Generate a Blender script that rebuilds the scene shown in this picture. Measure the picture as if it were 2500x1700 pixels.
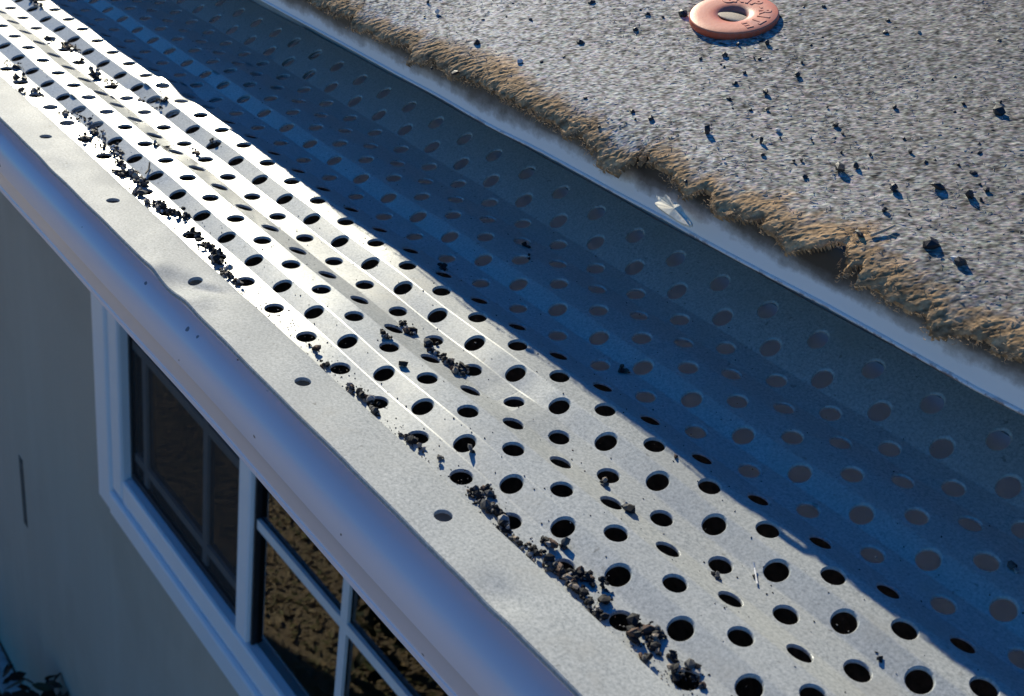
import bpy, math, random
import numpy as np
from mathutils import Vector, Matrix

random.seed(7); rng = np.random.default_rng(11)
sc = bpy.context.scene
for o in list(bpy.data.objects): bpy.data.objects.remove(o)

S = 0.0171            # one hole pitch of the guard, in metres: lengths below are in pitches
HC = 154.0            # height of the camera above the ground, in pitches
KR = 1.111           # roof things are measured in units of this many pitches
# axes: x along the eave (towards the viewer), y towards the house, z up; the camera stands at x = y = 0

# ------------------------------------------------------------------ camera
R = [[0.60386948, 0.78642458, 0.12991547], [0.44405919, -0.19656764, -0.87416967], [-0.66193133, 0.58557454, -0.46792026]]
cam = bpy.data.cameras.new('camera'); cam_o = bpy.data.objects.new('camera', cam); sc.collection.objects.link(cam_o)
cam.sensor_width = 36; cam.lens = 2864.7/2500*36
cam.clip_start = 0.01; cam.clip_end = 400
r0, r1, r2 = [Vector(r) for r in R]
M = Matrix(((r0.x, -r1.x, -r2.x, 0), (r0.y, -r1.y, -r2.y, 0), (r0.z, -r1.z, -r2.z, HC*S), (0, 0, 0, 1)))
cam_o.matrix_world = M
cam.dof.use_dof = True; cam.dof.focus_distance = 0.31; cam.dof.aperture_fstop = 52
sc.camera = cam_o

# ------------------------------------------------------------------ sky, sun, exposure
sun_dir = Vector((-0.83, 0.279, 0.483)).normalized()
elev = math.asin(sun_dir.z)
w = bpy.data.worlds.new('World'); sc.world = w; w.use_nodes = True
nt = w.node_tree; bg = nt.nodes['Background']
sky = nt.nodes.new('ShaderNodeTexSky'); sky.sky_type = 'NISHITA'; sky.sun_disc = False
sky.sun_elevation = elev; sky.sun_rotation = math.atan2(sun_dir.x, sun_dir.y)
sky.air_density = 1.0; sky.dust_density = 0.3; sky.ozone_density = 6.0
hs = nt.nodes.new('ShaderNodeHueSaturation'); hs.inputs['Saturation'].default_value = 1.25
nt.links.new(sky.outputs[0], hs.inputs['Color']); tn = nt.nodes.new('ShaderNodeMix'); tn.data_type = 'RGBA'; tn.blend_type = 'MULTIPLY'
tn.inputs[0].default_value = 1.0; tn.inputs[7].default_value = (0.46, 1.0, 1.28, 1)      # the deep clear blue of the photograph's sky
nt.links.new(hs.outputs[0], tn.inputs[6]); nt.links.new(tn.outputs[2], bg.inputs[0]); bg.inputs[1].default_value = 0.068
sl = bpy.data.lights.new('sun', 'SUN'); sl.energy = 5.0; sl.angle = math.radians(0.5); sl.color = (1.0, 0.92, 0.72)
so = bpy.data.objects.new('sun', sl); sc.collection.objects.link(so)
so.rotation_euler = (-sun_dir).to_track_quat('-Z', 'Y').to_euler()
so.location = (0, 0, 8)
sc.view_settings.view_transform = 'Standard'; sc.view_settings.look = 'None'
sc.view_settings.exposure = 0.4; sc.view_settings.gamma = 1.0; sc.view_settings.use_curve_mapping = False
sc.render.engine = 'CYCLES'; sc.cycles.use_denoising = True
sc.cycles.max_bounces = 8; sc.cycles.transparent_max_bounces = 12

# ------------------------------------------------------------------ helpers
def link(o, parent=None):
    sc.collection.objects.link(o)
    if parent: o.parent = parent
    return o
def W(p, k=1.0): return (p[0]*k*S, p[1]*k*S, (p[2]*k+HC)*S)
def mesh_obj(name, verts, faces, mat=None, parent=None, smooth=False, sharp=None, raw=False, k=1.0):
    me = bpy.data.meshes.new(name)
    v = np.asarray(verts, float).reshape(-1, 3)
    if not raw: v = (v*k + np.array([0, 0, HC]))*S
    me.from_pydata(v.tolist(), [], faces)
    me.update()
    if smooth:
        me.polygons.foreach_set('use_smooth', [True]*len(me.polygons))
        if sharp: me.set_sharp_from_angle(angle=math.radians(sharp))
    if mat: me.materials.append(mat)
    return link(bpy.data.objects.new(name, me), parent)
def empty(name, loc=(0, 0, 0)):
    o = bpy.data.objects.new(name, None); o.empty_display_size = 0.05; link(o); return o
def tag(o, label=None, cat=None, group=None, kind=None):
    if label: o['label'] = label
    if cat: o['category'] = cat
    if group: o['group'] = group
    if kind: o['kind'] = kind
    return o
def box(x0, x1, y0, y1, z0, z1):
    v = [(x, y, z) for z in (z0, z1) for y in (y0, y1) for x in (x0, x1)]
    f = [(0, 2, 3, 1), (4, 5, 7, 6), (0, 1, 5, 4), (2, 6, 7, 3), (0, 4, 6, 2), (1, 3, 7, 5)]
    return v, f
def merge(parts):
    V, F = [], []
    for v, f in parts:
        n = len(V); V += list(v); F += [tuple(i+n for i in q) for q in f]
    return V, F
def bevel(o, wd, seg=2):
    m = o.modifiers.new('bevel', 'BEVEL'); m.width = wd*S; m.segments = seg; m.limit_method = 'ANGLE'
    return o
def extrude(profile, xs, dz=None, closed=False):
    """sweep a (y, z) profile along x; dz(x) lowers or lifts it"""
    V, F = [], []; n = len(profile)
    for x in xs:
        d = dz(x) if dz else (0, 0)
        V += [(x, p[0]+d[0], p[1]+d[1]) for p in profile]
    for i in range(len(xs)-1):
        for j in range(n if closed else n-1):
            k = (j+1) % n
            F.append((i*n+j, (i+1)*n+j, (i+1)*n+k, i*n+k))
    if closed:
        F.append(tuple(range(n))); F.append(tuple(reversed(range((len(xs)-1)*n, len(xs)*n))))
    return V, F
def value_noise(nx, ny, cx, cy, r):
    """smooth random field on an nx by ny grid with cells of cx by cy points"""
    gx, gy = int(nx/cx)+3, int(ny/cy)+3
    g = r.random((gx, gy))*2-1
    a = np.arange(nx)/cx; b = np.arange(ny)/cy
    ia, ib = a.astype(int), b.astype(int); fa, fb = a-ia, b-ib
    fa = fa*fa*(3-2*fa); fb = fb*fb*(3-2*fb)
    g00 = g[np.ix_(ia, ib)]; g10 = g[np.ix_(ia+1, ib)]; g01 = g[np.ix_(ia, ib+1)]; g11 = g[np.ix_(ia+1, ib+1)]
    fa = fa[:, None]; fb = fb[None, :]
    return (g00*(1-fa)+g10*fa)*(1-fb)+(g01*(1-fa)+g11*fa)*fb

# ------------------------------------------------------------------ materials
def new_mat(name):
    m = bpy.data.materials.new(name); m.use_nodes = True
    return m, m.node_tree, m.node_tree.nodes['Principled BSDF']
def N(nt, t, **kw):
    n = nt.nodes.new(t)
    for k, v in kw.items():
        if k in n.inputs: n.inputs[k].default_value = v
        else: setattr(n, k, v)
    return n
def coords(nt): return N(nt, 'ShaderNodeTexCoord').outputs['Object']
def noise(nt, vec, scale, detail=3, rough=0.55, dist=0.0):
    n = N(nt, 'ShaderNodeTexNoise'); n.inputs['Scale'].default_value = scale; n.inputs['Detail'].default_value = detail
    n.inputs['Roughness'].default_value = rough; n.inputs['Distortion'].default_value = dist
    nt.links.new(vec, n.inputs['Vector']); return n.outputs['Fac']
def ramp(nt, fac, stops):
    r = N(nt, 'ShaderNodeValToRGB'); e = r.color_ramp.elements
    while len(e) < len(stops): e.new(0.5)
    for q, (p, c) in zip(e, stops):
        q.position = p; q.color = (c[0], c[1], c[2], 1) if not isinstance(c, float) else (c, c, c, 1)
    nt.links.new(fac, r.inputs['Fac']); return r.outputs['Color']
def mix(nt, fac, a, b, mode='MIX'):
    m = N(nt, 'ShaderNodeMix', data_type='RGBA', blend_type=mode)
    for s, v in (('Factor', fac), ('A', a), ('B', b)):
        sock = [i for i in m.inputs if i.name == s and (i.type == 'RGBA' if s != 'Factor' else i.type == 'VALUE')][0]
        if isinstance(v, (int, float)): sock.default_value = v
        elif isinstance(v, tuple): sock.default_value = (*v, 1)
        else: nt.links.new(v, sock)
    return [o for o in m.outputs if o.type == 'RGBA'][0]
def bump(nt, b, h, strength, dist):
    n = N(nt, 'ShaderNodeBump'); n.inputs['Strength'].default_value = strength; n.inputs['Distance'].default_value = dist
    nt.links.new(h, n.inputs['Height']); nt.links.new(n.outputs[0], b.inputs['Normal']); return n
def mapping(nt, vec, scale):
    m = N(nt, 'ShaderNodeMapping'); m.inputs['Scale'].default_value = scale
    nt.links.new(vec, m.inputs['Vector']); return m.outputs[0]

def metal_mat(name, metallic, r0, r1, spec):
    m, nt, b = new_mat(name); c = coords(nt)
    fine = noise(nt, c, 1500, 2, 0.7); mid = noise(nt, c, 70, 4, 0.6); big = noise(nt, c, 22, 3, 0.6)
    col = ramp(nt, fine, [(0.30, (0.27, 0.29, 0.295)), (0.5, (0.405, 0.425, 0.42)), (0.72, (0.53, 0.545, 0.535))])
    col = mix(nt, ramp(nt, mid, [(0.35, 0.0), (0.8, 0.55)]), col, (0.39, 0.395, 0.37))
    spots = noise(nt, c, 420, 2, 0.5)
    col = mix(nt, ramp(nt, spots, [(0.70, 0.0), (0.76, 0.5)]), col, (0.12, 0.115, 0.10))
    stain = noise(nt, c, 35, 5, 0.65)
    col = mix(nt, ramp(nt, stain, [(0.58, 0.0), (0.72, 0.28)]), col, (0.36, 0.33, 0.27))
    nt.links.new(col, b.inputs['Base Color'])
    b.inputs['Metallic'].default_value = metallic; b.inputs['Specular IOR Level'].default_value = spec
    r = ramp(nt, mid, [(0.3, r0), (0.75, r1)]); nt.links.new(r, b.inputs['Roughness'])
    bump(nt, b, fine, 0.05, 0.0002)
    return m
def paint_mat(name, col, rough=0.25, speck=True, dirt=None):
    m, nt, b = new_mat(name); c = coords(nt)
    v = noise(nt, c, 12, 4, 0.6)
    cc = mix(nt, ramp(nt, v, [(0.4, 0.0), (0.8, 0.35)]), col, tuple(x*0.86 for x in col))
    if speck:
        s = noise(nt, c, 260, 1, 0.4)
        cc = mix(nt, ramp(nt, s, [(0.775, 0.0), (0.79, 0.8)]), cc, (0.05, 0.045, 0.04))
    nt.links.new(cc, b.inputs['Base Color']); b.inputs['Roughness'].default_value = rough
    b.inputs['Coat Weight'].default_value = 0.1; b.inputs['Coat Roughness'].default_value = 0.12
    bump(nt, b, noise(nt, c, 30, 3), 0.03, 0.002)
    return m
def plain(name, col, rough=0.8, var=0.3, scale=200, metallic=0.0):
    m, nt, b = new_mat(name); c = coords(nt)
    v = noise(nt, c, scale, 3, 0.6)
    cc = ramp(nt, v, [(0.3, tuple(x*(1-var) for x in col)), (0.7, tuple(min(1, x*(1+var)) for x in col))])
    nt.links.new(cc, b.inputs['Base Color']); b.inputs['Roughness'].default_value = rough; b.inputs['Metallic'].default_value = metallic
    bump(nt, b, v, 0.2, 0.3/scale)
    return m
def attr_mat(name, rough=0.85, var=0.25, scale=900, spec=0.3):
    m, nt, b = new_mat(name); c = coords(nt)
    a = N(nt, 'ShaderNodeAttribute', attribute_name='tint')
    v = noise(nt, c, scale, 3, 0.6)
    cc = mix(nt, 1.0, a.outputs['Color'], ramp(nt, v, [(0.25, 1-var), (0.75, 1.0)]), 'MULTIPLY')
    nt.links.new(cc, b.inputs['Base Color']); b.inputs['Roughness'].default_value = rough
    b.inputs['Specular IOR Level'].default_value = spec
    return m
def tint(o, cols):
    """one RGB per vertex"""
    a = o.data.color_attributes.new('tint', 'FLOAT_COLOR', 'POINT')
    c = np.ones((len(o.data.vertices), 4), np.float32); c[:, :3] = cols
    a.data.foreach_set('color', c.ravel())

M_metal = metal_mat('dull aluminium', 0.09, 0.27, 0.34, 0.20)
M_lip = metal_mat('weathered aluminium lip', 0.0, 0.54, 0.62, 0.06)
M_gutter = paint_mat('white gutter paint', (0.93, 0.83, 0.86), 0.26)
M_inner = plain('gutter inside', (0.58, 0.76, 0.92), 0.6, 0.06, 60)
M_mud_shade = plain('gutter mud and painted shade', (0.07, 0.055, 0.042), 0.95, 0.5, 300)
M_white = paint_mat('white window vinyl', (0.88, 0.91, 0.94), 0.3, False)
M_muntin = plain('muntin vinyl', (0.75, 0.77, 0.77), 0.5, 0.06, 30)
M_wood = plain('painted fascia', (0.5, 0.49, 0.47), 0.6, 0.15, 40)
M_deck = plain('plywood', (0.16, 0.11, 0.07), 0.8, 0.3, 60)
M_seal = plain('black gasket', (0.015, 0.016, 0.018), 0.5, 0.2, 100)

# ------------------------------------------------------------------ ground
def ground_mat():
    m, nt, b = new_mat('leafy soil'); c = coords(nt)
    v = noise(nt, c, 5, 6, 0.65); f = noise(nt, c, 60, 4, 0.7)
    col = ramp(nt, v, [(0.3, (0.20, 0.15, 0.09)), (0.5, (0.30, 0.235, 0.145)), (0.7, (0.22, 0.21, 0.11))])
    col = mix(nt, 0.6, col, ramp(nt, f, [(0.3, (0.12, 0.09, 0.06)), (0.7, (0.40, 0.32, 0.21))]))
    nt.links.new(col, b.inputs['Base Color']); b.inputs['Roughness'].default_value = 0.95
    bump(nt, b, f, 0.6, 0.02)
    return m
V, F = [], []
n = 24; ext = 9000.0
gx = np.sign(np.linspace(-1, 1, n+1))*np.abs(np.linspace(-1, 1, n+1))**2*ext
for x in gx:
    for y in gx: V.append((x, y, -154.0))
for i in range(n):
    for j in range(n): F.append((i*(n+1)+j, (i+1)*(n+1)+j, (i+1)*(n+1)+j+1, i*(n+1)+j+1))
tag(mesh_obj('ground', V, F, ground_mat()), kind='structure')
# narrow concrete strip at the foot of the wall
cs = bevel(mesh_obj('wall_foot_path', *box(-268, 60, 36.6, 39.6, -154.3, -153.2), plain('weathered concrete', (0.42, 0.42, 0.40), 0.9, 0.4, 25)), 0.2)
tag(cs, kind='structure')

# ------------------------------------------------------------------ house
house = tag(empty('house'), 'grey stucco house wall under the eave with a white framed sliding window', 'house')
def stucco():
    m, nt, b = new_mat('grey stucco'); c = coords(nt)
    f = noise(nt, c, 450, 4, 0.7); big = noise(nt, c, 2.2, 4, 0.6)
    streak = noise(nt, mapping(nt, c, (9, 9, 1.0)), 1.0, 4, 0.6)
    col = ramp(nt, f, [(0.3, (0.50, 0.41, 0.315)), (0.7, (0.59, 0.485, 0.38))])
    col = mix(nt, ramp(nt, streak, [(0.45, 0.0), (0.75, 0.45)]), col, (0.64, 0.555, 0.455))
    col = mix(nt, ramp(nt, big, [(0.5, 0.0), (0.75, 0.5)]), col, (0.40, 0.31, 0.225))
    nt.links.new(col, b.inputs['Base Color']); b.inputs['Roughness'].default_value = 0.9
    bump(nt, b, f, 0.35, 0.001)
    return m
M_wall = stucco()
WX0, WX1, WZ0, WZ1 = -112.4, -39.0, -85.4, -24.0
wall = mesh_obj('wall', *merge([box(-268, WX0, 40, 46, -154, -16.6), box(WX1, 200, 40, 46, -154, -16.6),
                                box(WX0, WX1, 40, 46, -154, WZ0), box(WX0, WX1, 40, 46, WZ1, -16.6)]), M_wall, house)
st = mesh_obj('stain', *box(-147.6, -146.0, 39.93, 39.99, -113.5, -101.5), plain('rust streak', (0.10, 0.095, 0.085), 0.9, 0.5, 60), house)
room = mesh_obj('room_interior', [(-160, 46.2, -100), (0, 46.2, -100), (0, 200, -100), (-160, 200, -100),
                                  (-160, 46.2, -16.8), (0, 46.2, -16.8), (0, 200, -16.8), (-160, 200, -16.8)],
                [(0, 1, 2, 3), (7, 6, 5, 4), (2, 1, 5, 6), (0, 3, 7, 4), (3, 2, 6, 7)], plain('dim room paint', (0.22, 0.21, 0.20), 0.9, 0.1, 5), house)
mesh_obj('fascia', *box(-285, 200, 14.15, 15.3, -16.4, -5.3), M_wood, house)
mesh_obj('soffit', *box(-285, 200, 15.33, 39.97, -16.55, -16.3), M_wood, house)
a18 = math.radians(18.0)
def roofp(x, v, h=0.0):
    return (x, 11.0+v*math.cos(a18)-h*math.sin(a18), -4.72+v*math.sin(a18)+h*math.cos(a18))
V = [roofp(x, v, h) for h in (-0.85, -0.02) for v in (0.06, 260) for x in (-285, 200)]
mesh_obj('roof_deck', V, box(0, 1, 0, 1, 0, 1)[1], M_deck, house, k=KR)

# window
win = bpy.data.objects.new('window', None); link(win, house)
def member(name, b, mat=M_white, bv=0.35):
    return bevel(mesh_obj(name, *box(*b), mat, win), bv)
GX0, GM0, GM1, GX1, GZ0 = -105.6, -78.1, -75.3, -45.4, -79.2
member('frame', (WX0+0.02, GX0-2.9, 38.9, 41.5, WZ0+0.02, WZ1)); member('frame', (GX0-2.87, GX0, 39.15, 41.4, GZ0-2.9, WZ1))
member('sill', (GX0-2.9+0.03, WX1-0.02, 38.7, 41.5, WZ0+0.02, GZ0-3.1)); member('sill', (GX0+0.03, GX1-0.03, 39.15, 41.4, GZ0-3.07, GZ0))
member('frame', (GX1+3.2, WX1-0.02, 38.9, 41.5, GZ0-3.07, WZ1)); member('frame', (GX1, GX1+3.17, 39.15, 41.4, GZ0-3.05, WZ1))
member('mullion', (GM0, GM1-0.35, 39.35, 41.3, GZ0+0.03, WZ1)); member('seal', (GM1-0.32, GM1, 39.8, 41.2, GZ0+0.03, WZ1), M_seal, 0.05)
def glass_mat():
    m = bpy.data.materials.new('window glass'); m.use_nodes = True; nt = m.node_tree
    nt.nodes.remove(nt.nodes['Principled BSDF'])
    t = N(nt, 'ShaderNodeBsdfTransparent'); t.inputs[0].default_value = (0.72, 0.76, 0.76, 1)
    g = N(nt, 'ShaderNodeBsdfGlossy'); g.inputs['Roughness'].default_value = 0.004
    f = N(nt, 'ShaderNodeFresnel'); f.inputs['IOR'].default_value = 2.1
    x = N(nt, 'ShaderNodeMixShader'); nt.links.new(f.outputs[0], x.inputs[0]); nt.links.new(t.outputs[0], x.inputs[1]); nt.links.new(g.outputs[0], x.inputs[2])
    nt.links.new(x.outputs[0], nt.nodes['Material Output'].inputs['Surface'])
    return m
M_glass = glass_mat()
def pane(x0, x1, y): return mesh_obj('pane', [(x0, y, GZ0), (x1, y, GZ0), (x1, y, WZ1), (x0, y, WZ1)], [(0, 1, 2, 3)], M_glass, win)
pane(GX0, GM0, 40.95); pane(GM1, GX1, 40.35)
def muntins(xs, zs, x0, x1, y, wd):
    for x in xs: mesh_obj('muntin', *box(x-wd/2, x+wd/2, y, y+0.3, GZ0, WZ1), M_muntin, win)
    for z in zs: mesh_obj('muntin', *box(x0, x1, y-0.03, y+0.33, z-wd/2, z+wd/2), M_muntin, win)
muntins([-87.3, -102.1], [-76.1, -62.0, -47.9, -34], GX0, GM0, 40.58, 1.0)
muntins([-60.4], [-65.0, -50.8, -37], GM1, GX1, 39.95, 1.0)
def screen_mat():
    m = bpy.data.materials.new('insect mesh'); m.use_nodes = True; nt = m.node_tree
    b = nt.nodes['Principled BSDF']; b.inputs['Base Color'].default_value = (0.02, 0.021, 0.023, 1); b.inputs['Roughness'].default_value = 0.8
    t = N(nt, 'ShaderNodeBsdfTransparent'); x = N(nt, 'ShaderNodeMixShader'); x.inputs[0].default_value = 0.66
    nt.links.new(t.outputs[0], x.inputs[1]); nt.links.new(b.outputs[0], x.inputs[2])
    nt.links.new(x.outputs[0], nt.nodes['Material Output'].inputs['Surface'])
    return m
mesh_obj('insect_screen', [(GX0, 40.45, GZ0), (GM0, 40.45, GZ0), (GM0, 40.45, WZ1), (GX0, 40.45, WZ1)], [(0, 1, 2, 3)], screen_mat(), win)
for b in ((GX0, GM0, 40.3, 40.8, GZ0+0.02, GZ0+0.9), (GX0, GX0+0.6, 40.3, 40.8, GZ0+0.93, WZ1)):
    mesh_obj('seal', *box(*b), M_seal, win)

# ------------------------------------------------------------------ gutter
gut = tag(empty('gutter'), 'white painted metal eave gutter with rounded front lip below the perforated guard', 'gutter')
xs_g = np.linspace(-72, 16, 177)
def wob(x): return (0.012*math.sin(x*0.31)+0.008*math.sin(x*0.83+1), 0.01*math.sin(x*0.45+2))
prof = [(7.30, -8.94), (7.12, -8.955), (7.0, -8.985), (6.91, -9.03), (6.84, -9.085), (6.78, -9.15), (6.735, -9.225), (6.705, -9.31), (6.69, -9.41), (6.685, -9.55),
        (6.69, -9.66), (6.705, -9.70), (6.77, -9.93), (6.83, -10.19), (6.815, -10.215), (6.812, -10.30), (6.85, -10.36), (7.2, -10.6),
        (7.6, -11.2), (8.1, -11.9), (8.6, -12.6), (9.2, -13.4), (9.9, -14.4), (10.4, -15.6)]
mesh_obj('front_face', *extrude(prof, xs_g, wob), M_gutter, gut, True, 15)
mesh_obj('front_flange', *extrude([(6.72, -8.46), (7.44, -8.42), (7.46, -8.50), (7.40, -9.0), (7.30, -9.0), (7.34, -8.54), (6.76, -8.56)], [-72, 16], closed=True), M_gutter, gut)
mesh_obj('gutter_floor', *extrude([(10.4, -15.62), (14.1, -15.62), (14.1, -15.4), (10.4, -15.4)], [-72, 16], closed=True), M_mud_shade, gut)
mesh_obj('gutter_back', *extrude([(14.0, -15.38), (14.12, -15.38), (14.12, -10.6), (14.0, -10.6)], [-72, 16], closed=True), M_mud_shade, gut)  # lower back wall takes the dark mud colour: shade painted in
mesh_obj('back_flange', *extrude([(13.98, -10.57), (14.12, -10.57), (14.12, -7.4), (13.98, -7.4)], [-72, 16], closed=True), M_inner, gut)

# ------------------------------------------------------------------ gutter guard (two overlapping panels)
RS = 0.419; Y1 = 7.79
rows = 15
mean = [.03, .03, .03, .06, .06, .09, .09, .13, .13, .18, .22, .25, .31, .44, .58]
dlt = [0, .20, 0, -.20]*4
edges = [Y1+RS*(i-0.5) for i in range(rows+1)]
for i in range(1, rows, 4):           # the steep facets are narrower than the flat ones
    edges[i] = Y1+RS*i-0.175; edges[i+1] = Y1+RS*i+0.175
slopes = [.05, .36, .04, -.29, .05, .42, .10, -.20, .13, .47, .22, .03, .26, .68, .66]
ky = [7.47]+edges+[14.06]
kz = [-8.355]
kz.append(kz[0]+0.02*(edges[0]-7.47))
for i in range(rows): kz.append(kz[-1]+slopes[i]*(edges[i+1]-edges[i]))
kz.append(kz[-1]+0.55*(14.06-edges[-1]))
# keep the measured height of the middle of the guard
off = -8.365-float(np.interp(7.79, ky, kz)); kz = [z+off for z in kz]
def zp(y): return float(np.interp(y, ky, kz))
def dents(x, y):
    d = 0.014*math.sin(x*0.9+y*0.7)*math.sin(x*0.37-y*0.5+1)+0.008*math.sin(x*2.1+1.3*y)
    d += 0.05*math.exp(-((x+10.5)/1.0)**2-((y-9.4)/0.35)**2)*math.sin(3*x)
    d += -0.10*math.exp(-((x+23.9)/0.55)**2-((y-10.75)/0.5)**2)+0.05*math.exp(-((x+24.9)/0.6)**2-((y-10.3)/0.6)**2)
    return d
EDG = 0.012
def guard_panel(x0, x1, dy, dz, parent):
    V, F = [], []; idx = {}
    T = 0.04
    def P(x, y, lay, zl=0.0):
        key = (round(x*64), round(y*2000), lay)
        if key in idx: return idx[key]
        wx = x+0.62-0.0265*(y-Y1)/RS
        V.append((wx, y+dy, zp(y)+dents(wx, y)+dz+(-T if lay == 'b' else 0)+zl)); idx[key] = len(V)-1
        return idx[key]
    def free(x, y, z):
        wx = x+0.62-0.0265*(y-Y1)/RS
        V.append((wx, y+dy, zp(y)+dents(wx, y)+dz+z)); return len(V)-1
    k0, k1 = int(math.floor(x0)), int(math.ceil(x1))
    q = 1/16
    for i in range(rows):
        sh = 0.5*(i % 2); yc = Y1+RS*i; ya, yb = edges[i]+EDG, edges[i+1]-EDG
        sidey = [ya+(yb-ya)*t/6 for t in range(1, 6)]
        for k in range(k0, k1):
            xc = k+sh
            sq = [(xc-3*q+q*j, ya) for j in range(7)]+[(xc+3*q, y) for y in sidey]+[(xc+3*q-q*j, yb) for j in range(7)]+[(xc-3*q, y) for y in reversed(sidey)]
            n = len(sq)
            top = [P(x, y, 't') for x, y in sq]; bot = [P(x, y, 'b') for x, y in sq]
            jr = random.gauss(0, 0.003); jx, jy = random.gauss(0, 0.004), random.gauss(0, 0.004)
            ang = [math.atan2((y-yc)/1.0, x-xc) for x, y in sq]
            ring = []
            for r, z in ((0.160+jr*0.5, 0.0), (0.151+jr*0.5, -0.008), (0.145+jr*0.5, -0.022), (0.144+jr*0.5, -T)):
                ring.append([free(xc+jx+r*math.cos(t), yc+jy+r*math.sin(t), z) for t in ang])
            for j in range(n):
                e = (j+1) % n
                F.append((top[j], top[e], ring[0][e], ring[0][j]))
                F.append((ring[0][j], ring[0][e], ring[1][e], ring[1][j]))
                F.append((ring[1][j], ring[1][e], ring[2][e], ring[2][j]))
                F.append((ring[2][j], ring[2][e], ring[3][e], ring[3][j]))
                F.append((ring[3][j], ring[3][e], bot[e], bot[j]))
            for lay in 'tb':
                for s in (-1, 1):
                    for j in range(3, 8):
                        xa, xb = xc+s*q*j, xc+s*q*(j+1)
                        poly = [(xa, ya), (xb, ya), (xb, yb), (xa, yb)]
                        if j == 3: poly = [(xa, ya), (xb, ya), (xb, yb), (xa, yb)]+[(xa, y) for y in reversed(sidey)]
                        if (s < 0) != (lay == 'b'): poly = poly[::-1]
                        F.append(tuple(P(x, y, lay) for x, y in poly))
    # strips between the facets, the front strip and the rear strip
    bands = [(7.47, edges[0]-EDG)]+[(edges[0]-EDG, edges[0]+EDG)]+[(e-EDG, e+EDG) for e in edges[1:-1]]+[(edges[-1]-EDG, edges[-1]+EDG), (edges[-1]+EDG, 14.06)]
    xa0, xa1 = (k0-0.5)*16, (k1-0.5)*16
    for ya, yb in bands:
        for j in range(int(xa0), int(xa1)+8):
            for lay in 'tb':
                poly = [(j*q, ya), ((j+1)*q, ya), ((j+1)*q, yb), (j*q, yb)]
                F.append(tuple(P(x, y, lay) for x, y in (poly if lay == 't' else poly[::-1])))
    o = mesh_obj('perforated_sheet', V, F, M_metal, parent, True, 5.5)
    return o
LIPH = [-8.67+3.41*k for k in range(-16, 8)]
def lip_z(x, y):
    z = -8.235+0.005*(y-6.58)/0.81+0.012*math.sin((y-6.58)/0.81*math.pi)
    z += -0.075*math.exp(-((x+15.5)/0.42)**2-((y-6.78)/0.26)**2)+0.045*math.exp(-((x+16.15)/0.28)**2-((y-6.66)/0.2)**2)+0.035*math.exp(-((x+14.85)/0.3)**2-((y-6.7)/0.22)**2)
    z += -0.05*math.exp(-((x+15.2-0.8*(y-6.9))/0.22)**2-((y-7.05)/0.25)**2)
    z += -0.045*math.exp(-((x+7.25)/0.34)**2-((y-6.76)/0.2)**2)+0.008*math.exp(-((x+6.85)/0.2)**2-((y-6.62)/0.15)**2)
    z += -0.03*math.exp(-((x+20.8)/0.5)**2-((y-6.7)/0.3)**2)
    return z+0.006*math.sin(x*1.7)+0.004*math.sin(x*4.1+y*3)
def guard_lip(x0, x1, dz, parent):
    q = 1/16; V, F, idx = [], [], {}
    yh0, yh1, yc = 6.83, 7.19, 7.01
    side = [yh0+(yh1-yh0)*t/6 for t in range(1, 6)]
    ys = [6.58, 6.64, 6.73, yh0]+side+[yh1, 7.28, 7.39]
    under = [(6.63, -0.10), (6.575, -0.085), (6.557, -0.045), (6.565, -0.015)]
    step = [(7.43, -0.008), (7.455, -0.03), (7.465, -0.07), (7.47, -0.13), (7.50, -0.155)]
    def P(i, y):
        key = (i, round(y*1000))
        if key not in idx:
            V.append((i*q, y, lip_z(i*q, y)+dz)); idx[key] = len(V)-1
        return idx[key]
    def E(i, y, z, yr):
        key = (i, round(y*1000), 'e', round(z*1000))
        if key not in idx:
            V.append((i*q, y, lip_z(i*q, yr)+z+dz)); idx[key] = len(V)-1
        return idx[key]
    i0, i1 = int(x0/q), int(x1/q)
    hole_i = [round(h/q) for h in LIPH if x0+0.3 < h < x1-0.3]
    skip = {i for h in hole_i for i in range(h-3, h+3)}
    for i in range(i0, i1):
        for a, b in zip(ys[:-1], ys[1:]):
            if i in skip and a >= yh0-1e-6 and b <= yh1+1e-6: continue
            F.append((P(i, a), P(i+1, a), P(i+1, b), P(i, b)))
        ua = [E(i, y, z, 6.58) for y, z in under]+[P(i, 6.58)]; ub = [E(i+1, y, z, 6.58) for y, z in under]+[P(i+1, 6.58)]
        sa = [P(i, 7.39)]+[E(i, y, z, 7.39) for y, z in step]; sb = [P(i+1, 7.39)]+[E(i+1, y, z, 7.39) for y, z in step]
        for A, B in ((ua, ub), (sa, sb)):
            for t in range(len(A)-1): F.append((A[t], B[t], B[t+1], A[t+1]))
    for h in hole_i:
        sq = [(h-3+j, yh0) for j in range(7)]+[(h+3, y) for y in side]+[(h+3-j, yh1) for j in range(7)]+[(h-3, y) for y in reversed(side)]
        top = [P(i, y) for i, y in sq]; n = len(sq)
        ang = [math.atan2(y-yc, (i-h)*q) for i, y in sq]; rings = []
        for r, z in ((0.119, 0), (0.112, -0.004), (0.111, -0.05)):
            rr = []
            for t in ang:
                x, y = h*q+r*math.cos(t), yc+r*math.sin(t); V.append((x, y, lip_z(x, y)+z+dz)); rr.append(len(V)-1)
            rings.append(rr)
        for j in range(n):
            e = (j+1) % n
            F.append((top[j], top[e], rings[0][e], rings[0][j]))
            F.append((rings[0][j], rings[0][e], rings[1][e], rings[1][j])); F.append((rings[1][j], rings[1][e], rings[2][e], rings[2][j]))
    o = mesh_obj('front_lip', V, F, M_lip, parent, True, 16)
    return o
g1 = tag(empty('gutter_guard'), 'near perforated aluminium gutter guard panel with ribbed rows of round holes', 'gutter guard', 'perforated gutter guard panels')
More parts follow.
